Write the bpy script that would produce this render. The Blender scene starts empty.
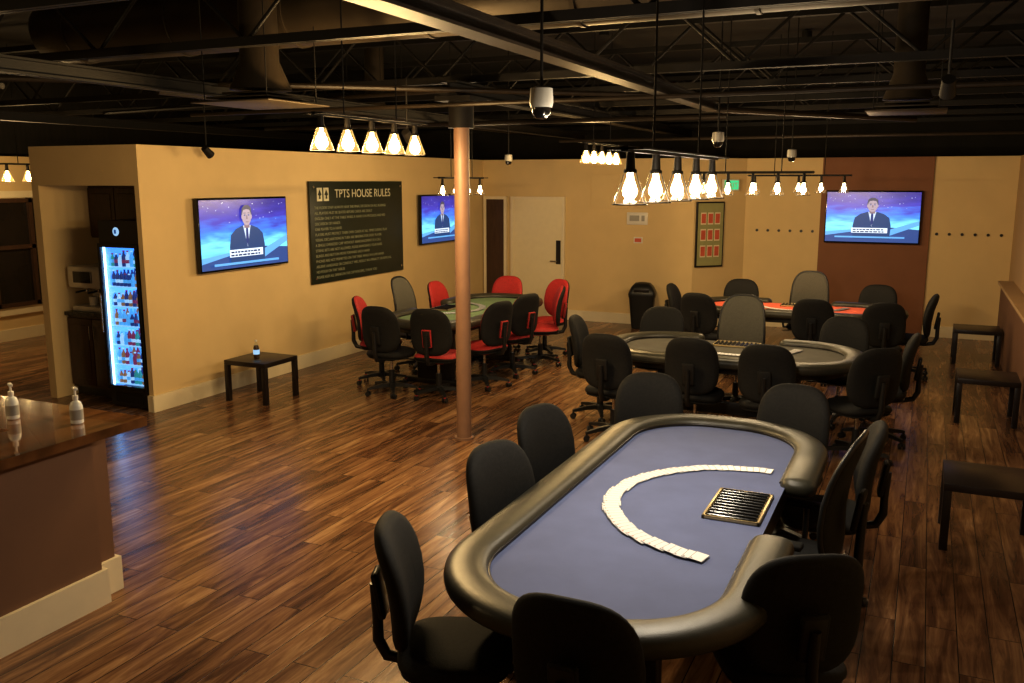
import bpy, bmesh, math, random
from mathutils import Vector, Matrix, Euler
random.seed(7)
SC=bpy.context.scene
COL=SC.collection
PI=math.pi

# ------------------------------------------------------------ materials
def mat(name,col,rough=.5,metal=0,var=.12,nscale=12,bump=0,bscale=80,emit=0,ecol=None,spec=.5,coat=0,stretch=None):
    m=bpy.data.materials.new(name); m.use_nodes=True
    nt=m.node_tree; b=nt.nodes['Principled BSDF']
    b.inputs['Roughness'].default_value=rough; b.inputs['Metallic'].default_value=metal
    b.inputs['Specular IOR Level'].default_value=spec
    b.inputs['Coat Weight'].default_value=coat
    tc=nt.nodes.new('ShaderNodeTexCoord')
    vec=tc.outputs['Object']
    if stretch:
        mp=nt.nodes.new('ShaderNodeMapping'); mp.inputs['Scale'].default_value=stretch
        nt.links.new(vec,mp.inputs['Vector']); vec=mp.outputs['Vector']
    n=nt.nodes.new('ShaderNodeTexNoise'); n.inputs['Scale'].default_value=nscale; n.inputs['Detail'].default_value=4
    nt.links.new(vec,n.inputs['Vector'])
    r=nt.nodes.new('ShaderNodeValToRGB')
    r.color_ramp.elements[0].position=.3; r.color_ramp.elements[1].position=.7
    r.color_ramp.elements[0].color=[c*(1-var) for c in col]+[1]
    r.color_ramp.elements[1].color=[min(1,c*(1+var)) for c in col]+[1]
    nt.links.new(n.outputs['Fac'],r.inputs['Fac'])
    nt.links.new(r.outputs['Color'],b.inputs['Base Color'])
    if bump:
        n2=nt.nodes.new('ShaderNodeTexNoise'); n2.inputs['Scale'].default_value=bscale
        nt.links.new(vec,n2.inputs['Vector'])
        bp=nt.nodes.new('ShaderNodeBump'); bp.inputs['Strength'].default_value=bump; bp.inputs['Distance'].default_value=.01
        nt.links.new(n2.outputs['Fac'],bp.inputs['Height']); nt.links.new(bp.outputs['Normal'],b.inputs['Normal'])
    if emit:
        e=ecol or col
        b.inputs['Emission Color'].default_value=(*e,1); b.inputs['Emission Strength'].default_value=emit
    return m

def floor_mat():
    m=bpy.data.materials.new('wood_plank_floor'); m.use_nodes=True; nt=m.node_tree; N=nt.nodes; L=nt.links
    b=N['Principled BSDF']
    tc=N.new('ShaderNodeTexCoord'); sp=N.new('ShaderNodeSeparateXYZ'); L.new(tc.outputs['Object'],sp.inputs[0])
    cb=N.new('ShaderNodeCombineXYZ'); L.new(sp.outputs['Y'],cb.inputs['X']); L.new(sp.outputs['X'],cb.inputs['Y'])
    br=N.new('ShaderNodeTexBrick'); L.new(cb.outputs[0],br.inputs['Vector'])
    br.inputs['Scale'].default_value=1; br.inputs['Brick Width'].default_value=1.25; br.inputs['Row Height'].default_value=.15
    br.inputs['Mortar Size'].default_value=.003; br.inputs['Mortar Smooth'].default_value=.2
    br.offset=.37; br.offset_frequency=2
    br.inputs['Color1'].default_value=(0,0,0,1); br.inputs['Color2'].default_value=(1,1,1,1); br.inputs['Mortar'].default_value=(0,0,0,1)
    mul=N.new('ShaderNodeVectorMath'); mul.operation='MULTIPLY'; mul.inputs[1].default_value=(1.5,15,1); L.new(cb.outputs[0],mul.inputs[0])
    off=N.new('ShaderNodeVectorMath'); off.operation='MULTIPLY_ADD'; off.inputs[1].default_value=(17,9,31); L.new(br.outputs['Color'],off.inputs[0]); L.new(mul.outputs[0],off.inputs[2])
    n=N.new('ShaderNodeTexNoise'); n.inputs['Scale'].default_value=1.0; n.inputs['Detail'].default_value=6; n.inputs['Roughness'].default_value=.65; n.inputs['Distortion'].default_value=.7
    L.new(off.outputs[0],n.inputs['Vector'])
    mx=N.new('ShaderNodeMath'); mx.operation='MULTIPLY_ADD'; mx.inputs[1].default_value=.26
    L.new(br.outputs['Color'],mx.inputs[0])
    sub=N.new('ShaderNodeMath'); sub.operation='MULTIPLY_ADD'; sub.inputs[1].default_value=1.55; sub.inputs[2].default_value=-.41
    L.new(n.outputs['Fac'],sub.inputs[0]); L.new(sub.outputs[0],mx.inputs[2])
    r=N.new('ShaderNodeValToRGB'); cr=r.color_ramp
    cr.elements[0].position=.12; cr.elements[0].color=(.045,.020,.010,1)
    cr.elements[1].position=.95; cr.elements[1].color=(.52,.33,.17,1)
    e=cr.elements.new(.38); e.color=(.14,.065,.030,1)
    e=cr.elements.new(.62); e.color=(.28,.150,.070,1)
    L.new(mx.outputs[0],r.inputs['Fac'])
    mm=N.new('ShaderNodeMix'); mm.data_type='RGBA'; mm.inputs['B'].default_value=(.02,.009,.005,1)
    L.new(br.outputs['Fac'],mm.inputs['Factor']); L.new(r.outputs['Color'],mm.inputs['A'])
    L.new(mm.outputs['Result'],b.inputs['Base Color'])
    b.inputs['Roughness'].default_value=.25
    bp=N.new('ShaderNodeBump'); bp.inputs['Strength'].default_value=.3; bp.inputs['Distance'].default_value=.004
    L.new(n.outputs['Fac'],bp.inputs['Height']); L.new(bp.outputs['Normal'],b.inputs['Normal'])
    return m

def glass_mat(name,tint=(1,1,1),frost=.0,refl=.35,base=.04,gcol=None,glow=0):
    m=bpy.data.materials.new(name); m.use_nodes=True; nt=m.node_tree; N=nt.nodes; L=nt.links
    for n in list(N): N.remove(n)
    out=N.new('ShaderNodeOutputMaterial'); t=N.new('ShaderNodeBsdfTransparent'); t.inputs[0].default_value=(*tint,1)
    g=N.new('ShaderNodeBsdfGlossy'); g.inputs['Roughness'].default_value=.05
    fr=N.new('ShaderNodeLayerWeight'); fr.inputs['Blend'].default_value=.3
    p=N.new('ShaderNodeMath'); p.operation='POWER'; p.inputs[1].default_value=2.5; L.new(fr.outputs['Facing'],p.inputs[0])
    q=N.new('ShaderNodeMath'); q.operation='MULTIPLY_ADD'; q.inputs[1].default_value=refl; q.inputs[2].default_value=base; L.new(p.outputs[0],q.inputs[0])
    mx=N.new('ShaderNodeMixShader'); L.new(q.outputs[0],mx.inputs[0]); L.new(t.outputs[0],mx.inputs[1]); L.new(g.outputs[0],mx.inputs[2])
    last=mx
    if frost:
        d=N.new('ShaderNodeBsdfTranslucent'); d.inputs[0].default_value=(.9,.7,.4,1)
        m2=N.new('ShaderNodeMixShader'); m2.inputs[0].default_value=frost
        L.new(mx.outputs[0],m2.inputs[1]); L.new(d.outputs[0],m2.inputs[2]); last=m2
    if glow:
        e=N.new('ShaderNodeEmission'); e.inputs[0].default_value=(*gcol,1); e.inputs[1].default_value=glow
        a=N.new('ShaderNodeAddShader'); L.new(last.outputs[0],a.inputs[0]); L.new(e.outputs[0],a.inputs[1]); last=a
    L.new(last.outputs[0],out.inputs[0])
    return m

def emis(name,col,s=1.0):
    m=bpy.data.materials.new(name); m.use_nodes=True; nt=m.node_tree
    b=nt.nodes['Principled BSDF']; b.inputs['Base Color'].default_value=(*[c*.3 for c in col],1)
    b.inputs['Roughness'].default_value=.4
    b.inputs['Emission Color'].default_value=(*col,1); b.inputs['Emission Strength'].default_value=s
    return m

def screen_bg():
    m=bpy.data.materials.new('tv_broadcast_background'); m.use_nodes=True; nt=m.node_tree; N=nt.nodes; L=nt.links
    b=N['Principled BSDF']; b.inputs['Base Color'].default_value=(.01,.01,.02,1); b.inputs['Roughness'].default_value=.25
    tc=N.new('ShaderNodeTexCoord'); sp=N.new('ShaderNodeSeparateXYZ'); L.new(tc.outputs['Object'],sp.inputs[0])
    n=N.new('ShaderNodeTexNoise'); n.inputs['Scale'].default_value=3.5
    mp=N.new('ShaderNodeMapping'); mp.inputs['Scale'].default_value=(.8,1,4); mp.inputs['Rotation'].default_value=(0,.35,0)
    L.new(tc.outputs['Object'],mp.inputs[0]); L.new(mp.outputs[0],n.inputs['Vector'])
    a=N.new('ShaderNodeMath'); a.operation='MULTIPLY_ADD'; a.inputs[1].default_value=.4; L.new(n.outputs['Fac'],a.inputs[0])
    s=N.new('ShaderNodeMath'); s.operation='MULTIPLY_ADD'; s.inputs[1].default_value=1.25; s.inputs[2].default_value=.28; L.new(sp.outputs['Z'],s.inputs[0]); L.new(s.outputs[0],a.inputs[2])
    r=N.new('ShaderNodeValToRGB'); cr=r.color_ramp
    cr.elements[0].position=.0; cr.elements[0].color=(.12,.42,.85,1)
    cr.elements[1].position=1; cr.elements[1].color=(.03,.02,.18,1)
    e=cr.elements.new(.3); e.color=(.24,.76,1,1)
    e=cr.elements.new(.48); e.color=(.07,.28,.88,1)
    e=cr.elements.new(.68); e.color=(.06,.05,.45,1)
    L.new(a.outputs[0],r.inputs[0]); L.new(r.outputs[0],b.inputs['Emission Color']); b.inputs['Emission Strength'].default_value=1.5
    return m

M={}
M['floor']=floor_mat()
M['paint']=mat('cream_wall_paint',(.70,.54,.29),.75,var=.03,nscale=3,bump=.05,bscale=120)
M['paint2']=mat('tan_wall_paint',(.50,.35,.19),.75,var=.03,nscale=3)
M['trim']=mat('white_trim_paint',(.80,.72,.53),.5,var=.02)
M['rust']=mat('rust_brown_panel_paint',(.24,.10,.042),.65,var=.06,nscale=3)
M['taupe']=mat('bar_face_brown_paint',(.19,.10,.055),.7,var=.05,nscale=4)
M['ceil']=mat('dark_ceiling_deck',(.010,.007,.004),.95,var=.4,nscale=2,stretch=(1,8,1))
M['steel']=mat('black_painted_steel',(.0095,.007,.0045),.6,var=.2,spec=.3)
M['steel2']=mat('brown_black_beam',(.020,.013,.007),.5,var=.2,spec=.3)
M['duct']=mat('dark_sheet_metal_duct',(.045,.032,.018),.5,metal=.4,var=.15,nscale=5)
M['pillar']=mat('dull_brown_pillar_paint',(.25,.15,.10),.5,var=.05)
M['bfab']=mat('black_chair_fabric',(.0125,.012,.0112),.75,var=.25,nscale=60,bump=.25,bscale=300,spec=.35)
M['bplas']=mat('black_chair_plastic',(.013,.013,.013),.38,var=.1)
M['rfab']=mat('red_chair_fabric',(.40,.025,.025),.7,var=.2,nscale=60,bump=.2,bscale=300)
M['mesh']=mat('grey_mesh_fabric',(.095,.09,.072),.8,var=.3,nscale=160,bump=.3,bscale=300)
M['chrome']=mat('brushed_chrome',(.6,.6,.58),.25,metal=1,var=.05)
M['leather']=mat('black_rail_leatherette',(.048,.045,.032),.38,var=.12,nscale=30,bump=.12,bscale=220)
M['blue']=mat('blue_speed_cloth',(.125,.155,.30),.85,var=.07,nscale=6,bump=.08,bscale=300)
M['blackf']=mat('charcoal_speed_cloth',(.095,.09,.075),.8,var=.12,nscale=8)
M['redf']=mat('red_speed_cloth',(.78,.17,.10),.8,var=.12,nscale=8)
M['greenf']=mat('green_speed_cloth',(.15,.22,.12),.8,var=.12,nscale=8)
M['card']=mat('white_playing_card',(.74,.75,.78),.35,var=.01)
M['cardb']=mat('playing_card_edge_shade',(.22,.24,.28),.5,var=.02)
M['cardr']=mat('red_card_print',(.6,.12,.05),.4)
M['cardk']=mat('black_card_print',(.12,.12,.14),.4)
M['brass']=mat('brass_tray_frame',(.60,.47,.25),.35,metal=.7,var=.1)
M['dark']=mat('matte_black_lacquer',(.014,.010,.008),.35,var=.15)
M['tabw']=mat('black_brown_side_table_veneer',(.016,.010,.008),.35,var=.2,nscale=6,stretch=(1,10,1))
M['bartop']=mat('polished_bar_wood',(.17,.075,.026),.10,var=.85,nscale=2.2,stretch=(16,1.6,1),coat=1)
M['cab']=mat('dark_walnut_cabinet',(.06,.027,.014),.35,var=.3,nscale=5,stretch=(9,9,1))
M['counter']=mat('dark_stone_counter',(.03,.022,.018),.2,var=.4,nscale=40)
M['white']=mat('white_plastic',(.75,.73,.68),.35,var=.02)
M['grey']=mat('grey_plastic',(.36,.35,.32),.4,var=.05)
M['silver']=mat('silver_machine_casing',(.62,.61,.58),.3,metal=.5,var=.05)
M['door']=mat('cream_door_paint',(.82,.73,.50),.5,var=.02)
M['void']=mat('dark_doorway_wood',(.07,.035,.018),.5,var=.2,nscale=4,stretch=(8,8,1))
M['sign']=mat('house_rules_board',(.020,.026,.014),.4,var=.1)
M['signt']=mat('pale_sign_lettering',(.66,.64,.48),.6,var=.02)
M['signg']=mat('pale_green_rule_text',(.33,.35,.23),.6,var=.02)
M['tvf']=mat('glossy_black_bezel',(.006,.006,.007),.15,var=.05)
M['tvbg']=screen_bg()
M['suit']=emis('screen_navy_suit',(.02,.07,.22),1.1)
M['shirt']=emis('screen_white_shirt',(.65,.8,1),1.1)
M['tie']=emis('screen_tie',(.02,.05,.25),1)
M['skin']=emis('screen_face',(.50,.42,.52),1)
M['skin2']=emis('screen_face_shade',(.30,.22,.28),1)
M['hair']=emis('screen_grey_hair',(.10,.10,.16),1)
M['lower']=emis('screen_caption_bar',(.75,.88,1),1.3)
M['capt']=emis('screen_caption_text',(.02,.05,.2),.8)
M['desk']=emis('screen_desk_panel',(.16,.48,.9),1.1)
M['deskd']=emis('screen_desk_dark',(.04,.10,.34),1)
M['bulb']=emis('lit_filament_bulb',(1,.78,.38),45)
M['bulbw']=emis('lit_table_bulb',(1,.84,.50),18)
M['glass']=glass_mat('clear_glass_shade_glow',(1,.97,.92),refl=.35,base=.03,gcol=(1,.62,.25),glow=.08)  # faint constant emission stands in for bulb light caught in the glass
M['glassg']=glass_mat('bright_glass_shade_glow',(1,.97,.9),refl=.35,base=.03,gcol=(1,.62,.18),glow=.55)  # stronger warm emission painted in, as if the bulb lit the glass through
M['clear']=glass_mat('clear_bottle_glass',(.93,.97,1))
M['doorglass']=glass_mat('cooler_door_glass',(.97,.99,1),refl=.1,base=.02)
M['led']=emis('cool_blue_led',(.30,.60,1),8)
M['cooler']=mat('cooler_interior_blue_glow',(.55,.7,.9),.4,emit=1.2,ecol=(.04,.25,1))  # blue emission stands in for LED light on the liner
M['exit']=emis('green_exit_sign_face',(.1,.8,.35),.9)
M['winglass']=mat('night_window_glass',(.02,.015,.012),.08,var=.3,nscale=1.5)
M['red1']=emis('bottle_red',(.34,.05,.16),.5)  # cooler bottle colours below emit, imitating LED light falling on them
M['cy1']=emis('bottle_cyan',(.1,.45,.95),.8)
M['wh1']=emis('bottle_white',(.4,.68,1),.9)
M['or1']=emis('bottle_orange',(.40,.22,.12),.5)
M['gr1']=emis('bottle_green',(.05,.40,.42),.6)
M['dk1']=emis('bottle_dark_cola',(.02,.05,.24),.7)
M['shelf']=emis('shelf_glow',(.3,.6,1),1.0)  # whole shelf emits; LED light on it is put into the colour
M['poster']=mat('poster_paper',(.36,.36,.17),.6,var=.05)
M['postr']=mat('poster_red_print',(.60,.13,.07),.6,var=.1)
M['gel']=mat('sanitizer_gel',(.78,.80,.78),.12,var=.03)

# ------------------------------------------------------------ mesh builder
class MB:
    def __init__(s): s.bm=bmesh.new(); s.mats=[]
    def mi(s,m):
        if isinstance(m,str): m=M[m]
        if m not in s.mats: s.mats.append(m)
        return s.mats.index(m)
    def box(s,c,size,m,rot=None,bev=0,seg=2):
        r=bmesh.ops.create_cube(s.bm,size=1); vs=r['verts']
        T=Matrix.Translation(c)
        if rot is not None: T=T@Euler(rot).to_matrix().to_4x4()
        T=T@Matrix.Diagonal((*size,1))
        bmesh.ops.transform(s.bm,matrix=T,verts=vs)
        i=s.mi(m); fs=set(f for v in vs for f in v.link_faces)
        for f in fs: f.material_index=i
        if bev:
            es=list(set(e for v in vs for e in v.link_edges))
            bmesh.ops.bevel(s.bm,geom=es,offset=bev,segments=seg,affect='EDGES',profile=.5)
    def bb(s,x0,x1,y0,y1,z0,z1,m,bev=0):
        s.box(((x0+x1)/2,(y0+y1)/2,(z0+z1)/2),(x1-x0,y1-y0,z1-z0),m,bev=bev)
    def rings(s,rings,m,cap=True,closed=False):
        i=s.mi(m) if not isinstance(m,list) else None
        R=[[s.bm.verts.new(p) for p in r] for r in rings]
        n=len(R[0]); K=len(R)
        for k in range(K if closed else K-1):
            a=R[k]; b=R[(k+1)%K]
            for j in range(n):
                f=s.bm.faces.new((a[j],a[(j+1)%n],b[(j+1)%n],b[j]))
                f.material_index=i if i is not None else s.mi(m[k])
        if cap and not closed:
            for r,mm in ((R[0],0),(R[-1],-1)):
                f=s.bm.faces.new(r); f.material_index=i if i is not None else s.mi(m[mm])
    def tube(s,p0,p1,r0,r1=None,m='steel',seg=12,cap=True):
        r1=r0 if r1 is None else r1
        p0=Vector(p0);p1=Vector(p1); d=(p1-p0).normalized()
        u=d.orthogonal().normalized(); v=d.cross(u)
        s.rings([[p+(u*math.cos(2*PI*j/seg)+v*math.sin(2*PI*j/seg))*r for j in range(seg)] for p,r in((p0,r0),(p1,r1))],m,cap)
    def path(s,pts,r,m,seg=10):
        pts=[Vector(p) for p in pts]; rr=[]
        prev=None
        for k,p in enumerate(pts):
            d=(pts[min(k+1,len(pts)-1)]-pts[max(k-1,0)]).normalized()
            if prev is None: u=d.orthogonal().normalized()
            else: u=(prev-d*prev.dot(d)).normalized()
            prev=u; v=d.cross(u)
            rad=r[k] if isinstance(r,(list,tuple)) else r
            rr.append([p+(u*math.cos(2*PI*j/seg)+v*math.sin(2*PI*j/seg))*rad for j in range(seg)])
        s.rings(rr,m)
    def lathe(s,prof,c,m,seg=16,T=None,cap=True):
        c=Vector(c); rr=[]
        for r,z in prof:
            ring=[]
            for j in range(seg):
                p=Vector((max(r,.0005)*math.cos(2*PI*j/seg),max(r,.0005)*math.sin(2*PI*j/seg),z))
                if T is not None: p=T@p
                ring.append(c+p)
            rr.append(ring)
        s.rings(rr,m,cap)
    def poly(s,pts,m):
        f=s.bm.faces.new([s.bm.verts.new(p) for p in pts]); f.material_index=s.mi(m)
    def prism(s,pts,z0,z1,mtop,mside):
        a=[s.bm.verts.new((x,y,z0)) for x,y in pts]; b=[s.bm.verts.new((x,y,z1)) for x,y in pts]
        n=len(pts)
        f=s.bm.faces.new(b); f.material_index=s.mi(mtop)
        f=s.bm.faces.new(a[::-1]); f.material_index=s.mi(mside)
        for j in range(n):
            f=s.bm.faces.new((a[j],a[(j+1)%n],b[(j+1)%n],b[j])); f.material_index=s.mi(mside)
    def pad(s,hw,hh,t,mf,mb,T,n=2.8,curve=0,taper=0,lum=0,seg=36):
        prof=[(.35,1),(.65,.97),(.84,.85),(.95,.6),(1,.15),(1,-.15),(.95,-.6),(.84,-.85),(.65,-.97),(.35,-1)]
        rr=[]
        for r,h in prof:
            ring=[]
            for j in range(seg):
                a=2*PI*j/seg; c=math.cos(a); q=math.sin(a)
                x=hw*math.copysign(abs(c)**(2/n),c)*r; z=hh*math.copysign(abs(q)**(2/n),q)*r
                x*=1+taper*(z/hh)
                y=t/2*h+curve*x*x+lum*math.cos(z/hh*2.2)
                ring.append(T@Vector((x,y,z)))
            rr.append(ring)
        ms=[mf,mf,mf,mf,mb,mb,mb,mb,mb,mb]
        s.rings(rr,ms)
    def obj(s,name,smooth=40,parent=None,link=True):
        bmesh.ops.recalc_face_normals(s.bm,faces=s.bm.faces[:])
        me=bpy.data.meshes.new(name); s.bm.to_mesh(me); s.bm.free()
        for m in s.mats: me.materials.append(m)
        if smooth:
            for p in me.polygons: p.use_smooth=True
            me.set_sharp_from_angle(angle=math.radians(smooth))
        if not link: return me
        return inst(name,me,parent=parent)

def inst(name,me,loc=(0,0,0),rz=0,parent=None):
    o=bpy.data.objects.new(name,me); COL.objects.link(o); o.location=loc; o.rotation_euler=(0,0,rz)
    if parent: o.parent=parent
    return o
def empty(name,loc=(0,0,0),rz=0):
    o=bpy.data.objects.new(name,None); COL.objects.link(o); o.location=loc; o.rotation_euler=(0,0,rz); o.empty_display_size=.1
    return o
def block(name,x0,x1,y0,y1,z0,z1,m,bev=0):
    b=MB(); b.bb(x0,x1,y0,y1,z0,z1,m,bev); return b.obj(name,0)
def text(body,name,size,loc,m,parent,rot=(PI/2,0,0),align='CENTER',ext=.001):
    c=bpy.data.curves.new(name,'FONT'); c.body=body; c.size=size; c.align_x=align; c.extrude=ext
    c.materials.append(M[m]); o=bpy.data.objects.new(name,c); COL.objects.link(o); o.parent=parent; o.location=loc; o.rotation_euler=rot
    return o

# ------------------------------------------------------------ room shell
WH=2.7
block('floor',-12.5,1.4,-2.2,16.2,-.1,0,'floor')
block('ceiling',-12.5,1.4,-2.2,16.2,4.1,4.2,'ceil')
block('wall_left',-7.16,-7.1,6.66,14.3,0,WH,'paint')
block('wall_far',-7.16,-3.37,14.3,14.45,0,WH,'paint')
b=MB(); b.prism([(-3.37,14.3),(-2.7,15.0),(-2.7,15.15),(-3.37,14.45)],0,WH,'paint','paint'); b.obj('wall_angled',0)
block('wall_back',-2.7,1.15,15.0,15.15,0,WH,'paint')
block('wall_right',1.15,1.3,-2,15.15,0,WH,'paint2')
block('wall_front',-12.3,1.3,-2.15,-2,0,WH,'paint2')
block('wall_side_room',-12.45,-12.3,-2,12.1,0,WH,'paint')
block('wall_side_room_back',-12.3,-8.65,12.0,12.15,0,WH,'paint')
block('wall_side_room_right',-8.63,-8.53,6.66,12.0,0,WH,'paint')
block('wall_alcove_back',-8.53,-7.16,7.60,7.70,0,WH,'paint')
block('wall_alcove_header',-8.53,-7.16,6.66,6.80,2.3,WH,'paint')
block('trim_alcove_soffit',-8.53,-7.16,6.80,7.60,2.3,2.34,'paint2')
block('wall_rust_panel',-1.535,.04,14.96,15.0,0,WH,'rust')
block('wall_half_right',1.0,1.15,4.0,14.2,0,.93,'taupe')
block('trim_half_wall_cap',.96,1.15,3.96,14.24,.93,.97,'paint2',.005)
for nm,a in {'wall_upper_back':(-12.5,1.4,16.05,16.2),'wall_upper_front':(-12.5,1.4,-2.2,-2.16),'wall_upper_left':(-12.5,-12.46,-2.2,16.2),'wall_upper_right':(1.31,1.4,-2.2,16.2)}.items():
    block(nm,*a,0,4.1,'ceil')
bz=.17
block('baseboard_left',-7.1,-7.075,6.63,14.3,0,bz,'trim')
block('baseboard_left_return',-7.16,-7.1,6.635,6.66,0,bz,'trim')
block('baseboard_far',-5.5,-3.37,14.27,14.3,0,bz,'trim')
b=MB(); b.prism([(-3.37,14.27),(-2.68,14.99),(-2.7,15.0),(-3.37,14.3)],0,bz,'trim','trim'); b.obj('baseboard_angled',0)
block('baseboard_back_left',-2.7,-1.54,14.97,15.0,0,bz,'trim')
block('baseboard_back_right',.045,1.15,14.97,15.0,0,bz,'trim')
block('baseboard_side_room',-12.3,-12.27,-2,12,0,bz,'trim')

def peg_row(xs):
    b=MB()
    for x in xs: b.tube((x,15.0,1.56),(x,14.985,1.56),.022,.022,'dark',12)
    b.obj('wall_peg_row')
peg_row([-2.5+.172*k for k in range(6)])
peg_row([.14+.172*k for k in range(6)])

def door(name,x0,x1,leaf,y=14.3):
    e=empty(name,(0,0,0))
    b=MB(); b.bb(x0,x1,y-.045,y-.003,0.01,2.03,leaf)
    if leaf=='door':
        b.tube((x1-.08,y-.05,1.0),(x1-.08,y-.11,1.0),.012,.012,'chrome'); b.tube((x1-.08,y-.1,1.0),(x1-.19,y-.1,1.0),.011,.011,'chrome')
        b.bb(x1-.10,x1-.02,y-.056,y-.045,.95,1.35,'dark')
    b.obj('leaf',30,e)
    b=MB()
    b.bb(x0-.05,x0,y-.06,y-.003,0,2.08,'trim'); b.bb(x1,x1+.05,y-.06,y-.003,0,2.08,'trim'); b.bb(x0,x1,y-.06,y-.003,2.03,2.08,'trim')
    b.obj('frame',0,e)
door('door_1',-7.02,-6.68,'void'); door('door_2',-6.5,-5.6,'door')

e=empty('window_1')
b=MB()
b.bb(-12.3,-12.27,7.6,9.9,.5,2.05,'winglass')
for y in (7.6,8.7,9.35,9.85): b.bb(-12.28,-12.22,y,y+.06,.5,2.1,'void')
for z in (.5,1.35,2.03): b.bb(-12.28,-12.22,7.6,9.9,z,z+.06,'void')
b.bb(-12.3,-12.25,7.5,10.0,.38,.5,'trim'); b.bb(-12.3,-12.25,9.91,10.02,.5,2.2,'trim'); b.bb(-12.3,-12.25,7.5,10.02,2.1,2.2,'trim')
b.obj('sash',0,e)

b=MB(); b.tube((-3.75,7.13,0),(-3.75,7.13,2.80),.068,.068,'pillar',32); b.tube((-3.75,7.13,0),(-3.75,7.13,.02),.09,.09,'pillar',32)
b.tube((-3.75,7.13,2.80),(-3.75,7.13,3.02),.11,.11,'steel',24)
b.box((-3.75,7.13,3.04),(.34,.34,.04),'steel'); b.obj('support_pillar')

# ------------------------------------------------------------ ceiling structure
def joist():
    b=MB(); x0,x1=-12.3,1.25; zb,zt=3.25,3.85
    for z in (zb,zt):
        b.bb(x0,x1,-.035,-.005,z-.03,z+.03,'steel'); b.bb(x0,x1,.005,.035,z-.03,z+.03,'steel')
    n=20; dx=(x1-x0)/n
    for k in range(n):
        a=x0+k*dx; z0,z1=(zb,zt) if k%2==0 else (zt,zb)
        b.tube((a,0,z0),(a+dx,0,z1),.014,.014,'steel',8)
    return b.obj('open_web_joist',30,link=False)
J=joist()
for y in (.9,2.45,3.4,4.9,7.5,8.9,10.6,12.1,13.7,15.3): inst('open_web_joist',J,(0,y,0))
def ybeam(x,y0,y1,z,w=.14,h=.09,m='steel2'):
    b=MB(); b.bb(x-w/2,x+w/2,y0,y1,z,z+.015,m); b.bb(x-w/2,x+w/2,y0,y1,z+h-.015,z+h,m); b.bb(x-.01,x+.01,y0,y1,z+.015,z+h-.015,m)
    b.obj('steel_beam',0)
ybeam(-1.88,.5,8.6,2.98,.12); ybeam(-5.2,-1,14.2,3.0,.10,.1,'steel'); ybeam(-3.75,6.9,15.5,3.06,.16,.12,'steel'); ybeam(-9.3,-1,14,3.0,.12,.1,'steel')
b=MB()
for p0,p1,r in [((-7.0,4.2,3.1),(-2.0,8.3,3.1),.022),((-7.6,9.2,2.98),(-1.9,9.3,2.98),.025),((-6.5,6.8,2.97),(1.2,6.8,2.97),.018),((-5,12.6,2.92),(1.2,12.6,2.92),.022),((-6.4,6.3,3.14),(-6.4,15,3.14),.025),((-9,8,3.14),(-3.9,7.3,3.14),.02),((-1.86,8.6,3.0),(-.2,10.9,3.0),.03),((-8.5,3.9,2.93),(-5.3,3.95,2.93),.02)]:
    b.tube(p0,p1,r,r,'steel2',8)
b.obj('ceiling_conduit_runs')
b=MB()
pts=[(1.1,5.9,3.62),(-6.9,5.9,3.62),(-7.15,5.95,3.64),(-7.35,6.1,3.7),(-7.45,6.3,3.8),(-7.5,6.5,4.05)]
b.path(pts,.255,'duct',28)
x=-6.8
while x<1: b.tube((x,5.9,3.62),(x+.03,5.9,3.62),.265,.265,'duct',28); x+=1.15
b.obj('round_air_duct')
def diffuser(x,y,z,w):
    b=MB()
    for k in range(4):
        s=w*(1-.22*k); b.box((x,y,z+.035*k),(s,s,.012),'duct',bev=.003)
    b.lathe([(w*.32,.1),(w*.2,.3),(w*.19,4.08-z)],(x,y,z),'duct',20)
    for dx,dy in((-1,-1),(1,1),(-1,1),(1,-1)): b.tube((x+dx*w*.4,y+dy*w*.4,z),(x+dx*w*.4,y+dy*w*.4,4.08),.004,.004,'steel',6)
    b.obj('ceiling_air_diffuser')
diffuser(-4.5,5.42,2.9,.7); diffuser(-.22,8.2,2.9,.6); diffuser(-6.3,9.7,3.0,.6)

def dome_cam(x,y,z):
    b=MB()
    b.tube((x,y,z+.08),(x,y,4.08),.007,.007,'steel',8)
    b.lathe([(.02,.09),(.048,.08),(.052,.02),(.046,0)],(x,y,z),'grey',20)
    b.lathe([(.042,0),(.040,-.025),(.026,-.045),(.005,-.05)],(x,y,z),'tvf',20)
    b.obj('dome_security_camera')
dome_cam(-1.55,3.69,2.66); dome_cam(-1.70,8.0,2.68); dome_cam(-1.40,10.4,2.60); dome_cam(-5.04,10.9,2.6)
def track_spot(x,y,z):
    b=MB(); b.tube((x,y,z+.07),(x,y,3.2),.008,.008,'steel',8)
    b.tube((x,y-.03,z+.04),(x,y+.06,z-.03),.035,.045,'steel',16); b.obj('ceiling_track_spotlight')
track_spot(-4.1,6.8,2.72); track_spot(-7.5,5.2,2.72); track_spot(-6.85,7.35,2.64); track_spot(.05,5.6,2.85)

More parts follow.
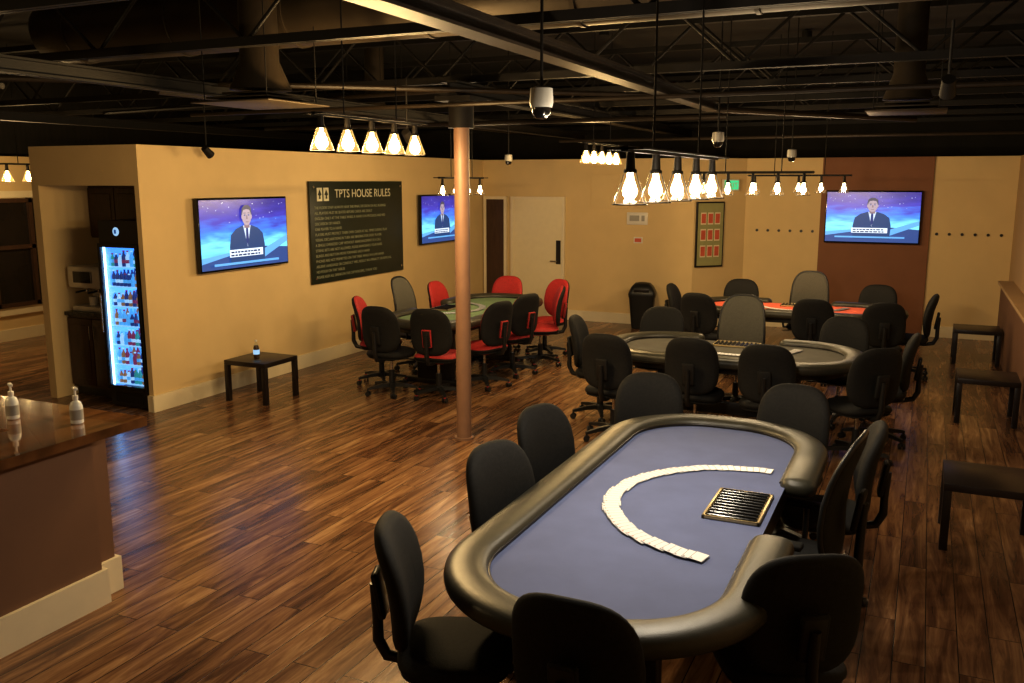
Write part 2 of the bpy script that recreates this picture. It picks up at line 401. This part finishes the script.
# ------------------------------------------------------------ pendant light fixtures
def fixture(x,y,z,rz,n,sp,power,bulb='bulb',col=(1,.70,.34),shade=1.0,lr=.04,gl='glass',B=1.0):
    e=empty('linear_pendant_light',(x,y,z),rz)
    L=(n-1)*sp; b=MB()
    b.bb(-L/2-.08,L/2+.08,-.015,.015,.10,.122,'steel')
    b.bb(-L/2-.08,L/2+.08,-.075,-.067,.108,.116,'steel'); b.bb(-L/2-.08,L/2+.08,.067,.075,.108,.116,'steel')
    for k in (-1,1): b.bb(k*(L/2+.075)-.005,k*(L/2+.075)+.005,-.075,.075,.107,.117,'steel')
    for k in(-1,1):
        b.tube((k*L*.28,0,.12),(k*L*.28,0,4.06-z),.005,.005,'steel',8)
    b.tube((0,0,4.0-z),(0,0,4.08-z),.06,.06,'steel',16)
    S=shade
    for k in range(n):
        px=-L/2+k*sp
        b.tube((px,0,.10),(px,0,.03),.018*S,.022*S,'steel',12)
        b.lathe([(.026*S,.035),(.03*S,.03),(.03*S,.02)],(px,0,0),'steel',12)
        b.path([(px+.076*S*math.cos(2*PI*j/20),.076*S*math.sin(2*PI*j/20),-.115*S) for j in range(21)],.0028,'steel',6)
        for j in range(6):
            a=2*PI*j/6+.3; ca,sa=math.cos(a),math.sin(a)
            b.path([(px+r_*S*ca,r_*S*sa,z_*S) for r_,z_ in((.028,.025),(.051,-.04),(.073,-.10),(.077,-.115))],.0018,'steel',6)
    b.obj('frame',40,e)
    b=MB()
    for k in range(n):
        px=-L/2+k*sp
        b.lathe([(.026*S,.03*S),(.032*S,.015*S),(.05*S,-.04*S),(.072*S,-.10*S),(.076*S,-.115*S)],(px,0,0),gl,24,cap=False)
    b.obj('glass_shades',60,e)
    b=MB()
    for k in range(n):
        px=-L/2+k*sp; Q=S*B
        b.lathe([(.012,.02),(.015,-.005),(.026*Q,-.03*Q),(.034*Q,-.055*Q),(.030*Q,-.075*Q),(.016*Q,-.09*Q),(.004,-.094*Q)],(px,0,0),bulb,16)
    b.obj('bulbs',60,e)
    for k in range(n):
        px=-L/2+k*sp
        ld=bpy.data.lights.new('bulb_light','POINT'); ld.energy=power; ld.color=col; ld.shadow_soft_size=lr
        lo=bpy.data.objects.new('bulb_light',ld); COL.objects.link(lo); lo.parent=e; lo.location=(px,0,-.14*S-.03)
fixture(-3.67,5.6,2.67,PI/2,5,.3,50,col=(1,.69,.32),gl='glassg',shade=1.05,B=1.2)
fixture(-3.55,10.3,2.66,PI/2,5,.27,27,col=(1,.68,.30),gl='glassg',B=1.2)
fixture(-1.08,4.22,2.36,PI/2,5,.37,28,'bulbw',(1,.87,.68),.9)
fixture(-1.45,8.35,2.31,0,5,.22,14,'bulbw',(1,.78,.48),.75)
fixture(-1.45,11.5,2.30,0,5,.26,17,'bulbw',(1,.74,.42),.8)
fixture(-5.1,9.7,2.27,PI/2,4,.32,13,'bulbw',(1,.76,.45),.8)
fixture(-10.8,8.0,2.45,PI/2,3,.3,28,gl='glassg')
fixture(-5.6,2.05,2.35,0,3,.35,18,gl='glassg')  # off-screen pendant, added to brighten the bar top and its bottles

# ------------------------------------------------------------ televisions
def tv(name,loc,rz,w,h):
    e=empty(name,loc,rz); b=MB()
    b.bb(-w/2,w/2,0,.05,-h/2,h/2,'tvf',.006); b.bb(-w*.25,w*.25,.05,.085,-h*.25,h*.25,'steel')
    b.obj('bezel',40,e)
    b=MB(); W=w-.03; Hh=h-.045; k=W/1.4
    st={'y':-.002}
    def P(pts,m):
        st['y']-=.0005
        b.poly([(px*k,st['y'],pz*k) for px,pz in pts],m)
    def G(pts,m,s=1.10): P([(px*s,-.36+(pz+.36)*s) for px,pz in pts],m)
    def E(cx,cz,rx,rz_,m,n=24): G([(cx+rx*math.cos(2*PI*i/n),cz+rz_*math.sin(2*PI*i/n)) for i in range(n)],m)
    X=.7; Z=Hh/2/k
    P([(-X,-Z),(X,-Z),(X,Z),(-X,Z)],'tvbg')
    P([(-X,-Z),(X,-Z),(X,-.19),(.3,-.16),(-X,-.24)],'deskd')
    P([(.25,-.30),(X,-.12),(X,-.05),(.25,-.20)],'desk')
    P([(-X,-.30),(-.2,-.22),(-.2,-.19),(-X,-.24)],'desk')
    rnd=random.Random(3)
    for i in range(26):
        sx=rnd.uniform(-.66,.66); sz=rnd.uniform(.12,.34); r_=rnd.uniform(.003,.006)
        P([(sx-r_,sz),(sx,sz-r_),(sx+r_,sz),(sx,sz+r_)],'lower')
    G([(-.25,-.345),(-.26,-.16),(-.235,-.04),(-.16,.015),(-.06,.045),(.06,.045),(.16,.015),(.235,-.04),(.26,-.16),(.25,-.345)],'suit')
    G([(-.055,.045),(.055,.045),(.0,-.17)],'shirt')
    G([(-.014,.03),(.014,.03),(.02,-.10),(0,-.16),(-.02,-.10)],'tie')
    G([(-.04,.02),(.04,.02),(.038,.09),(-.038,.09)],'skin2')
    E(0,.15,.076,.098,'hair')
    E(0,.132,.066,.088,'skin')
    E(-.067,.13,.010,.022,'skin'); E(.067,.13,.010,.022,'skin')
    G([(-.067,.165),(-.05,.198),(0,.206),(.05,.198),(.067,.165),(.070,.215),(.03,.245),(-.03,.245),(-.070,.215)],'hair')
    for sx in(-1,1):
        E(sx*.028,.147,.012,.006,'deskd',12); G([(sx*.012,.165),(sx*.046,.165),(sx*.046,.170),(sx*.012,.170)],'hair')
    G([(-.006,.145),(.006,.145),(.011,.108),(-.011,.108)],'skin2')
    G([(-.024,.083),(.024,.083),(.018,.075),(-.018,.075)],'skin2')
    P([(-.30,-.25),(.24,-.25),(.24,-.17),(-.30,-.17)],'lower')
    for r_ in range(2):
        xx=-.28
        while xx<.19:
            ww=rnd.uniform(.03,.06); P([(xx,-.24+.034*r_),(xx+ww,-.24+.034*r_),(xx+ww,-.222+.034*r_),(xx,-.222+.034*r_)],'capt'); xx+=ww+.012
    P([(-.55,-.33),(.5,-.33),(.5,-.305),(-.55,-.305)],'desk')
    b.obj('screen_picture',0,e)
tv('wall_television',(-7.01,8.07,1.765),PI/2,1.46,.80)
tv('wall_television',(-7.01,12.62,1.755),PI/2,1.26,.76)
tv('wall_television',(-.77,14.87,1.80),0,1.36,.80)

# ------------------------------------------------------------ house rules board
e=empty('house_rules_sign',(-7.06,10.43,1.69),PI/2)
b=MB(); b.bb(-1.1,1.1,0,.03,-.65,.65,'sign',.004)
for sx in (-1.03,1.03):
    for sz in(-.58,.58): b.tube((sx,-.012,sz),(sx,0,sz),.015,.015,'chrome')
for k,sx in ((-1,-.90),(1,-.76)):
    b.bb(sx-.055,sx+.055,-.004,0,.40,.57,'signt')
    b.poly([(sx,-.006,.55),(sx+.04,-.006,.48),(sx+.012,-.006,.47),(sx+.02,-.006,.43),(sx-.02,-.006,.43),(sx-.012,-.006,.47),(sx-.04,-.006,.48)],'sign')
b.obj('board',40,e)
text('TPTS HOUSE RULES','title',.155,(.10,-.004,.44),'signt',e)
RULES=["THE FLOOR STAFF ALWAYS HAVE THE FINAL DECISION ON ALL RULINGS","ALL PLAYERS MUST BE SEATED BEFORE CARDS ARE DEALT","ENGLISH ONLY AT THE TABLE WHILE A HAND IS IN PROGRESS AND NO","DISCUSSION OF HANDS","ONE PLAYER TO A HAND","PLAYERS MUST PROTECT THEIR OWN CARDS AT ALL TIMES DURING PLAY","VERBAL DECLARATIONS IN TURN ARE BINDING FOR EVERY PLAYER","A SINGLE OVERSIZED CHIP WITHOUT ANNOUNCEMENT IS A CALL","STRING BETS ARE NOT ALLOWED, PLEASE ANNOUNCE YOUR RAISE","BLINDS AND BUTTON MOVE FORWARD EACH HAND","PHONES ARE NOT PERMITTED ON THE TABLE WHILE IN A LIVE HAND","ABUSIVE LANGUAGE OR CONDUCT WILL RESULT IN A PENALTY OR REMOVAL","NO FOOD ON THE TABLES","PLEASE KEEP ALL DRINKS IN THE CUP HOLDERS, THANK YOU"]
for i,t in enumerate(RULES): text(t,'rule_line_%d'%(i+1),.050,(-1.02,-.004,.30-.068*i),'signg',e,align='LEFT')

# ------------------------------------------------------------ chairs
def chair_mesh(kind):
    b=MB()
    fab={'black':'bfab','red':'rfab','grey':'mesh','tall':'bfab'}[kind]
    back='bfab' if kind!='grey' else 'mesh'
    Ts=Matrix.Translation((0,0,.475))@Matrix.Rotation(PI/2,4,'X')
    b.pad(.245,.235,.085,fab,'bfab',Ts,n=3.2,curve=-.25)
    b.pad(.235,.225,.03,'bplas','bplas',Matrix.Translation((0,0,.432))@Matrix.Rotation(PI/2,4,'X'),n=3.2)
    if kind in('black','red'):
        Tb=Matrix.Translation((0,-.245,.765))@Matrix.Rotation(math.radians(9),4,'X')
        b.pad(.238,.262,.08,fab,'bfab',Tb,n=3.0,curve=.55,taper=-.05,lum=.02)
        zt=.765
    else:
        Tb=Matrix.Translation((0,-.25,.84))@Matrix.Rotation(math.radians(8),4,'X')
        b.pad(.235,.32,.05,fab,back,Tb,n=3.2,curve=.5,taper=-.10,lum=.03)
        pts=[]
        for j in range(37):
            a=2*PI*j/36; c=math.cos(a); q=math.sin(a); n=3.2
            x=.235*math.copysign(abs(c)**(2/n),c); z=.32*math.copysign(abs(q)**(2/n),q); x*=1-.10*(z/.32)
            pts.append(Tb@Vector((x,.5*x*x+.03*math.cos(z/.32*2.2),z)))
        b.path(pts,.014,'bplas',8)
        for sx in(-1,1):
            b.path([(sx*.2,.0,.43),(sx*.29,.0,.44),(sx*.30,.0,.52),(sx*.30,.0,.64)],.016,'bplas',8)
            b.box((sx*.30,.0,.655),(.07,.25,.03),'bplas',bev=.01)
        zt=.84
    b.path([(0,.05,.415),(0,-.2,.41),(0,-.29,.43),(0,-.325,.50),(0,-.325,.60),(0,-.335,zt-.02)],[.022,.022,.024,.024,.022,.02],'bplas',10)
    b.box((0,-.312,zt-.06),(.11,.03,.2),'bplas',rot=(math.radians(9),0,0),bev=.012)
    b.box((0,0,.41),(.2,.24,.035),'bplas',bev=.012)
    b.tube((.1,.03,.405),(.27,.05,.40),.007,.007,'bplas',8); b.box((.27,.05,.40),(.05,.035,.012),'bplas',bev=.004)
    b.tube((0,0,.40),(0,0,.25),.016,.016,'chrome',14); b.tube((0,0,.27),(0,0,.10),.03,.034,'bplas',14)
    b.lathe([(.05,.075),(.055,.10),(.045,.125),(.03,.14)],(0,0,0),'bplas',16)
    for k in range(5):
        a=2*PI*k/5+.3; d=Vector((math.cos(a),math.sin(a),0)); t=Vector((-d.y,d.x,0))
        rr=[]
        for u_,hz,hw,hh in((.03,.105,.03,.022),(.15,.10,.024,.018),(.29,.08,.017,.012)):
            c=d*u_+Vector((0,0,hz)); rr.append([c+t*hw-Vector((0,0,hh)),c+t*hw*.8+Vector((0,0,hh)),c-t*hw*.8+Vector((0,0,hh)),c-t*hw-Vector((0,0,hh))])
        b.rings(rr,'bplas')
        c=d*.285
        b.tube(c+Vector((0,0,.03)),c+Vector((0,0,.08)),.009,.009,'bplas',8)
        a2=a+.9; w=Vector((math.cos(a2),math.sin(a2),0))
        for s_ in(-1,1): b.tube(c+w*(s_*.008)+Vector((0,0,.029)),c+w*(s_*.028)+Vector((0,0,.029)),.028,.026,'bplas',14)
        b.box(c+Vector((0,0,.045)),(.03,.03,.03),'bplas',rot=(0,0,a2),bev=.008)
    return b.obj('office_chair_'+kind,50,link=False)
CH={k:chair_mesh(k) for k in('black','red','grey','tall')}
NM={'black':'office_chair','red':'red_office_chair','grey':'mesh_office_chair','tall':'high_back_office_chair'}
def chair(kind,bx,by,dx,dy,off=.27):
    l=math.hypot(dx,dy); dx/=l; dy/=l
    inst(NM[kind],CH[kind],(bx+dx*off,by+dy*off,0),math.atan2(-dx,dy))
CHAIRS=[
 ('black',-.97,2.57,0.0,1),('black',-1.87,2.90,.90,.36),('black',-1.95,4.02,.94,-.30),('black',-2.04,4.84,.94,-.30),
 ('black',-1.69,6.02,.25,-1),('black',-.70,6.06,-.15,-1),('tall',-.24,4.47,-1,.12),('black',-.16,5.26,-1,-.10),('black',-.29,3.26,-.50,.86),
 ('black',-2.52,7.46,.05,1),('black',-3.14,8.38,1,.1),('black',-1.78,7.58,0,1),('black',-1.13,7.52,0,1),('black',-.26,7.74,-.6,.8),('black',-.02,8.60,-1,0),
 ('black',-2.50,9.36,.1,-1),('grey',-1.70,9.60,0,-1),('black',-.66,9.42,-.05,-1),
 ('black',-2.99,11.55,1,0),('black',-2.46,10.72,.2,1),('black',-1.12,10.72,0,1),('black',-.35,10.70,-.2,1),('black',-2.25,12.5,.1,-1),('grey',-1.35,12.52,0,-1),('black',-.5,12.53,-.1,-1),('black',.15,11.75,-1,0),
 ('red',-5.98,8.72,.9,.35),('black',-5.32,8.12,.0,1),('red',-4.72,8.18,-.12,1),('red',-4.28,9.05,-1,.35),('red',-4.27,9.8,-1,.35),('red',-4.20,10.70,-1,-.5),('red',-5.32,11.52,.0,-1),('red',-4.50,11.42,-.55,-1),('red',-5.95,10.5,1,0),('grey',-5.97,9.65,1,0)]
for c in CHAIRS: chair(*c)

# ------------------------------------------------------------ poker tables
def rr_open(hx,hy,r,gap,seg=16):
    out=[]
    for x in (gap,(gap+hx-r)/2,hx-r-.01): out.append((Vector((x,-hy,0)),Vector((0,-1,0))))
    for cx,cy,a0 in((hx-r,-(hy-r),-PI/2),(hx-r,hy-r,0),(-(hx-r),hy-r,PI/2),(-(hx-r),-(hy-r),PI)):
        for k in range(seg+1):
            a=a0+PI/2*k/seg; n=Vector((math.cos(a),math.sin(a),0)); out.append((Vector((cx,cy,0))+n*r,n))
    for x in (-(hx-r)+.01,-(gap+hx-r)/2,-gap): out.append((Vector((x,-hy,0)),Vector((0,-1,0))))
    return out
def poker_table(cx,cy,L,W,rz,felt,R=.66,ncard=58,a0=.02,a1=PI-.13):
    e=empty('poker_table',(cx,cy,0),rz); hx,hy=L/2,W/2; r=min(hy-.03,.6); rw=.185; gap=.43
    rz0=.768
    b=MB()
    ins=rw-.03
    o=rr_open(hx-ins,hy-ins,r-ins,.2)
    b.prism([(p.x,p.y) for p,n in o],.655,.768,felt,'dark')
    b.obj('table_top',30,e)
    b=MB(); path=rr_open(hx-rw/2,hy-rw/2,r-rw/2,gap); rings=[]; N=20
    def sec(p,n,s):
        ring=[]
        for j in range(N):
            a=2*PI*j/N; c=math.cos(a); q=math.sin(a)
            u=(rw/2)*math.copysign(abs(c)**.75,c)*s; v=.052*math.copysign(abs(q)**.75,q)*s
            ring.append(p+n*u+Vector((0,0,rz0+v)))
        return ring
    for k,s in((5,.3),(4,.62),(2.5,.86),(1,.97)): rings.append(sec(path[0][0]-Vector((.012*k,0,0)),path[0][1],s))
    for p,n in path: rings.append(sec(p,n,1))
    for k,s in((1,.97),(2.5,.86),(4,.62),(5,.3)): rings.append(sec(path[-1][0]+Vector((.012*k,0,0)),path[-1][1],s))
    b.rings(rings,'leather')
    b.path([p+Vector((0,0,.012+.768)) for p,n in rr_open(hx-rw,hy-rw,r-rw,gap)],.006,'dark',8)
    b.obj('padded_rail',60,e)
    b=MB()
    for sx in(-1,1):
        x=sx*(hx-.62)
        b.box((x,0,.35),(.10,.46,.60),'dark',bev=.01); b.box((x,0,.03),(.12,.78,.06),'dark',bev=.015); b.box((x,0,.64),(.2,.7,.04),'dark')
    b.box((0,0,.22),(L-1.24,.05,.12),'dark',bev=.005)
    b.obj('pedestal_legs',30,e)
    b=MB(); ty=-(hy-rw+.005-.14); tw=.43; td=.27; tx=.0
    b.bb(tx-tw/2,tx+tw/2,ty-td/2,ty+td/2,.768,.772,'dark')
    for a in((tx-tw/2,tx+tw/2,ty-td/2,ty-td/2+.014),(tx-tw/2,tx+tw/2,ty+td/2-.014,ty+td/2),(tx-tw/2,tx-tw/2+.014,ty-td/2,ty+td/2),(tx+tw/2-.014,tx+tw/2,ty-td/2,ty+td/2)):
        b.bb(*a,.768,.785,'brass',.002)
    for k in range(10):
        x=tx-tw/2+.014+(tw-.028)*(k+.5)/10
        rr=[]
        for yy in(ty-td/2+.02,ty+td/2-.02):
            rr.append([Vector((x+.017*math.cos(PI+PI*j/8),yy,.789+.014*math.sin(PI+PI*j/8))) for j in range(9)]+[Vector((x+.0185*math.cos(-PI*j/8),yy,.7885+.016*math.sin(-PI*j/8))) for j in range(9)])
        b.rings(rr,'tvf')
        if k<9: b.bb(x+(tw-.028)/20-.002,x+(tw-.028)/20+.002,ty-td/2+.014,ty+td/2-.014,.772,.787,'brass')
    b.obj('chip_tray',30,e)
    b=MB(); c0=Vector((-.03,-.40 if R>.6 else -.36,0))
    for k in range(ncard):
        a=a0+(a1-a0)*k/(ncard-1); d=Vector((math.cos(a),math.sin(a),0)); t=Vector((-d.y,d.x,0))
        c=c0+d*(R+random.uniform(-.007,.007)); z=.7700+.00012*k
        wd=.031; ln=.043
        q=random.uniform(-.08,.08); d2=(d+t*q).normalized(); t2=Vector((-d2.y,d2.x,0))
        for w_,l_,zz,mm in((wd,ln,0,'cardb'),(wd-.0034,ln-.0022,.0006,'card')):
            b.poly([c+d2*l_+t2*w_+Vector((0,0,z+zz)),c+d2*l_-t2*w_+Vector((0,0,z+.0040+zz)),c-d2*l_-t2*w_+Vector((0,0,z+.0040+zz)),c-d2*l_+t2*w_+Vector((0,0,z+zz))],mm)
        mm='cardr' if (k//13)%2 else 'cardk'
        p=c+d2*.031-t2*.022+Vector((0,0,z+.0048)); b.poly([p+d2*.006,p+t2*.004,p-d2*.006,p-t2*.004],mm)
    b.obj('card_spread',0,e)
    return e
poker_table(-1.09,4.29,3.18,1.34,PI/2,'blue')
poker_table(-1.60,8.42,2.40,1.34,PI,'blackf',.55,50)
poker_table(-1.42,11.62,2.60,1.26,PI,'redf',.55,50)
poker_table(-5.12,9.85,2.85,1.24,-PI/2,'greenf',.5,46)

# ------------------------------------------------------------ side tables
def side_table(x0,y0):
    b=MB(); s=.55
    b.box((s/2,s/2,.425),(s,s,.05),'tabw',bev=.003)
    for dx in(.025,s-.025):
        for dy in(.025,s-.025): b.box((dx,dy,.2),(.05,.05,.4),'tabw',bev=.002)
    o=b.obj('square_side_table',30); o.location=(x0,y0,0)
side_table(-6.77,7.34); side_table(.42,12.85); side_table(.38,9.62); side_table(.22,6.14)
b=MB(); b.lathe([(.03,0),(.033,.01),(.033,.12),(.025,.15),(.012,.175),(.012,.19)],(-6.5,7.55,.45),'clear',16)
b.lathe([(.028,.004),(.030,.012),(.030,.118),(.022,.146),(.001,.146)],(-6.5,7.55,.45),'cab',16)
b.tube((-6.5,7.55,.50),(-6.5,7.55,.55),.034,.034,'wh1',16); b.tube((-6.5,7.55,.638),(-6.5,7.55,.655),.014,.014,'white',12); b.obj('drink_bottle')

# ------------------------------------------------------------ bar
e=empty('bar_counter')
b=MB()
b.bb(-4.6,-4.07,-1.9,3.36,0,1.0,'taupe'); b.bb(-7.0,-4.15,3.05,3.52,0,1.0,'taupe')
b.obj('bar_body',0,e)
b=MB(); b.bb(-4.07,-4.045,-1.9,3.36,0,.2,'trim'); b.bb(-4.15,-4.045,3.36,3.385,0,.2,'trim'); b.bb(-4.15,-4.125,3.385,3.52,0,.2,'trim'); b.bb(-7,-4.125,3.52,3.545,0,.2,'trim')
b.obj('bar_baseboard',0,e)
b=MB()
b.prism([(-3.86,-1.95),(-3.86,3.56),(-7.05,3.56),(-7.05,3.06),(-4.3,3.06),(-4.3,-1.95)],1.01,1.06,'bartop','bartop')
b.obj('bar_top',0,e)
def sanitizer(x,y,z):
    b=MB(); b.lathe([(.028,0),(.034,.006),(.034,.095),(.026,.118),(.013,.128),(.013,.135)],(x,y,z),'gel',18)
    b.tube((x,y,z+.135),(x,y,z+.155),.015,.015,'white',14); b.tube((x,y,z+.155),(x,y,z+.19),.006,.006,'white',8)
    b.box((x+.012,y-.008,z+.195),(.055,.02,.014),'white',rot=(0,0,-.5),bev=.003)
    b.tube((x,y,z+.025),(x,y,z+.08),.0348,.0348,'grey',18); b.obj('hand_sanitizer_bottle')
sanitizer(-4.09,3.30,1.06); sanitizer(-4.49,3.22,1.06)

# ------------------------------------------------------------ alcove
e=empty('base_cabinet')
b=MB(); b.bb(-8.52,-7.76,6.88,7.59,.1,.9,'cab'); b.bb(-8.52,-7.76,6.93,7.59,0,.1,'dark')
for k in range(2):
    x=-8.51+.375*k; b.bb(x,x+.365,6.855,6.88,.13,.87,'cab',.004); b.bb(x+.05,x+.315,6.848,6.856,.2,.8,'cab',.006)
    b.tube((x+(.335 if k==0 else .03),6.84,.65),(x+(.335 if k==0 else .03),6.84,.8),.006,.006,'chrome',8)
b.obj('doors_and_carcass',30,e)
b=MB(); b.bb(-8.52,-7.75,6.83,7.595,.9,.94,'counter',.004); b.obj('worktop',0,e)
e=empty('upper_cabinet'); b=MB(); b.bb(-8.52,-7.3,7.27,7.595,1.72,2.29,'cab')
for k in range(3): b.bb(-8.51+.405*k,-8.115+.405*k,7.25,7.27,1.74,2.27,'cab',.004); b.bb(-8.46+.405*k,-8.165+.405*k,7.243,7.251,1.80,2.21,'cab',.005)
b.obj('carcass',0,e)
b=MB(); b.bb(-8.47,-7.98,6.90,7.42,.94,1.0,'silver',.01); b.bb(-8.43,-8.02,7.14,7.42,1.0,1.36,'grey',.02); b.bb(-8.47,-7.98,6.86,7.42,1.20,1.44,'silver',.03)
b.bb(-8.36,-8.09,6.845,6.865,1.26,1.39,'tvf',.004)
for x in(-8.32,-8.14): b.tube((x,6.98,1.20),(x,6.98,1.15),.03,.02,'chrome',12); b.tube((x,6.98,1.17),(x,6.84,1.16),.01,.012,'bplas',8)
b.lathe([(.03,0),(.04,.01),(.045,.1),(.043,.1)],(-8.23,6.98,1.0),'white',16); b.lathe([(.1,0),(.08,.08),(.09,.10)],(-8.23,7.2,1.44),'grey',18)
b.obj('coffee_machine')
e=empty('beverage_cooler',(-7.715,6.64,0)); W=.54;D=.6;H=1.95
b=MB(); b.bb(0,W,.03,D,0.02,.2,'dark'); b.bb(0,.03,.03,D,.2,H,'dark'); b.bb(W-.03,W,.03,D,.2,H,'dark'); b.bb(.03,W-.03,D-.03,D,.2,H,'dark'); b.bb(.03,W-.03,.03,D-.03,1.72,H,'dark')
b.bb(.036,W-.036,D-.04,D-.031,.2,1.72,'cooler'); b.bb(.03,.036,.06,D-.04,.2,1.72,'cooler'); b.bb(W-.036,W-.03,.06,D-.04,.2,1.72,'cooler')
b.bb(.08,W-.08,.02,.03,.06,.16,'steel')
b.obj('cabinet',0,e)
b=MB(); b.bb(0,.03,0,.03,.2,1.72,'tvf'); b.bb(W-.03,W,0,.03,.2,1.72,'tvf'); b.bb(.03,W-.03,0,.03,.2,.24,'tvf'); b.bb(.03,W-.03,0,.03,1.68,1.72,'tvf')
b.tube((.015,-.02,.8),(.015,-.02,1.2),.008,.008,'chrome',8)
b.obj('door_frame',0,e)
b=MB(); b.poly([(.03,.012,.24),(W-.03,.012,.24),(W-.03,.012,1.68),(.03,.012,1.68)],'doorglass'); b.obj('door_glass',0,e)
b=MB(); b.bb(.037,.052,.035,.05,.24,1.68,'led'); b.bb(W-.052,W-.037,.035,.05,.24,1.68,'led'); b.obj('led_strips',0,e)
b=MB()
for s in range(7):
    z=.25+.205*s; b.bb(.04,W-.04,.07,D-.06,z-.010,z,'shelf')
    for k in range(8):
        base=random.choice(['red1','cy1','wh1','dk1','or1','gr1','cy1','dk1'])
        for r_ in range(3):
            x=.08+.054*k; y=.11+.14*r_; hh=1.0 if (k//3+s)%2 else .8
            b.lathe([(.021,0),(.023,.008),(.023,.10*hh),(.010,.135*hh),(.010,.155*hh)],(x,y,z),base,10)
            if r_==0: b.tube((x,y,z+.035),(x,y,z+.07),.0238,.0238,random.choice(['wh1','cy1','cy1','red1']),10,False); b.tube((x,y,z+.15*hh),(x,y,z+.165*hh),.0115,.0115,random.choice(['wh1','red1','cy1']),8)
b.obj('bottles_and_shelves',40,e)
b=MB()
b.lathe([(.045*math.sin(PI*k/8),-.045*math.cos(PI*k/8)) for k in range(9)],(W*.45,.03,1.84),'wh1',14,T=Matrix.Diagonal((1,.15,1)))
b.bb(W*.45-.012,W*.45+.012,.018,.024,1.82,1.86,'suit')
b.obj('header_logo',40,e)

# ------------------------------------------------------------ far walls
b=MB()
def sq(h,z,rd=.3):
    return [Vector((h*math.copysign(abs(math.cos(a))**rd,math.cos(a)),h*.85*math.copysign(abs(math.sin(a))**rd,math.sin(a)),z)) for a in [2*PI*k/24 for k in range(24)]]
b.rings([sq(.15,0),sq(.16,.02),sq(.205,.5),sq(.215,.52),sq(.22,.56),sq(.21,.60),sq(.17,.68),sq(.12,.73),sq(.05,.745)],'bplas')
b.bb(-.12,.12,-.185,-.165,.6,.66,'dark',.004)
o=b.obj('swing_top_trash_bin'); o.location=(-4.08,13.95,0); o.rotation_euler=(0,0,.2)
b=MB(); b.bb(-4.47,-4.12,14.27,14.3,1.64,1.84,'white',.005); b.bb(-4.42,-4.26,14.262,14.27,1.7,1.79,'grey'); b.bb(-4.22,-4.17,14.262,14.27,1.70,1.79,'grey'); b.obj('alarm_control_panel',30)
b=MB(); b.bb(-4.35,-4.2,14.28,14.3,1.34,1.44,'white',.003); b.bb(-4.33,-4.22,14.275,14.28,1.36,1.42,'postr'); b.obj('wall_notice_box',0)
b=MB(); b.bb(-5.1,-4.45,14.285,14.3,1.9,2.45,'paint',.003); b.bb(-5.08,-4.47,14.281,14.285,1.92,2.43,'paint'); b.obj('wall_access_panel',0)
ang=math.atan2(.7,.67)
e=empty('framed_card_poster',(-3.37+.29*math.cos(ang)+.02,14.3+.29*math.sin(ang)-.03,1.5),ang)
b=MB(); b.bb(-.26,.26,-.01,.02,-.52,.52,'dark',.006); b.bb(-.235,.235,-.014,-.01,-.495,.495,'poster')
for r_ in range(3):
    for k in range(3):
        b.bb(-.185+.13*k,-.085+.13*k,-.018,-.014,-.36+.26*r_,-.17+.26*r_,'trim'); b.bb(-.175+.13*k,-.095+.13*k,-.021,-.018,-.34+.26*r_,-.19+.26*r_,'postr')
b.obj('frame_and_print',0,e)
e=empty('exit_sign',(-3.37+.62*math.cos(ang)+.05,14.3+.62*math.sin(ang)-.05,2.28),ang)
b=MB(); b.bb(-.15,.15,-.02,.03,-.09,.09,'white',.006); b.bb(-.13,.13,-.026,-.02,-.07,.07,'exit'); b.obj('housing',0,e)
text('EXIT','lettering',.11,(0,-.027,-.04),'signt',e)

# ------------------------------------------------------------ camera, world
w=bpy.data.worlds.new('World'); SC.world=w; w.use_nodes=True
w.node_tree.nodes['Background'].inputs[0].default_value=(.01,.008,.006,1); w.node_tree.nodes['Background'].inputs[1].default_value=.5
cd=bpy.data.cameras.new('camera'); cam=bpy.data.objects.new('camera',cd); COL.objects.link(cam)
cd.sensor_width=36; cd.lens=36*900/1024; cd.clip_start=.05
cam.location=(0,0,2.35); cam.rotation_euler=(math.radians(90-10.14),0,math.radians(24.6))
SC.camera=cam
SC.view_settings.view_transform='Standard'
SC.view_settings.look='None'
SC.view_settings.exposure=0
SC.view_settings.gamma=.84
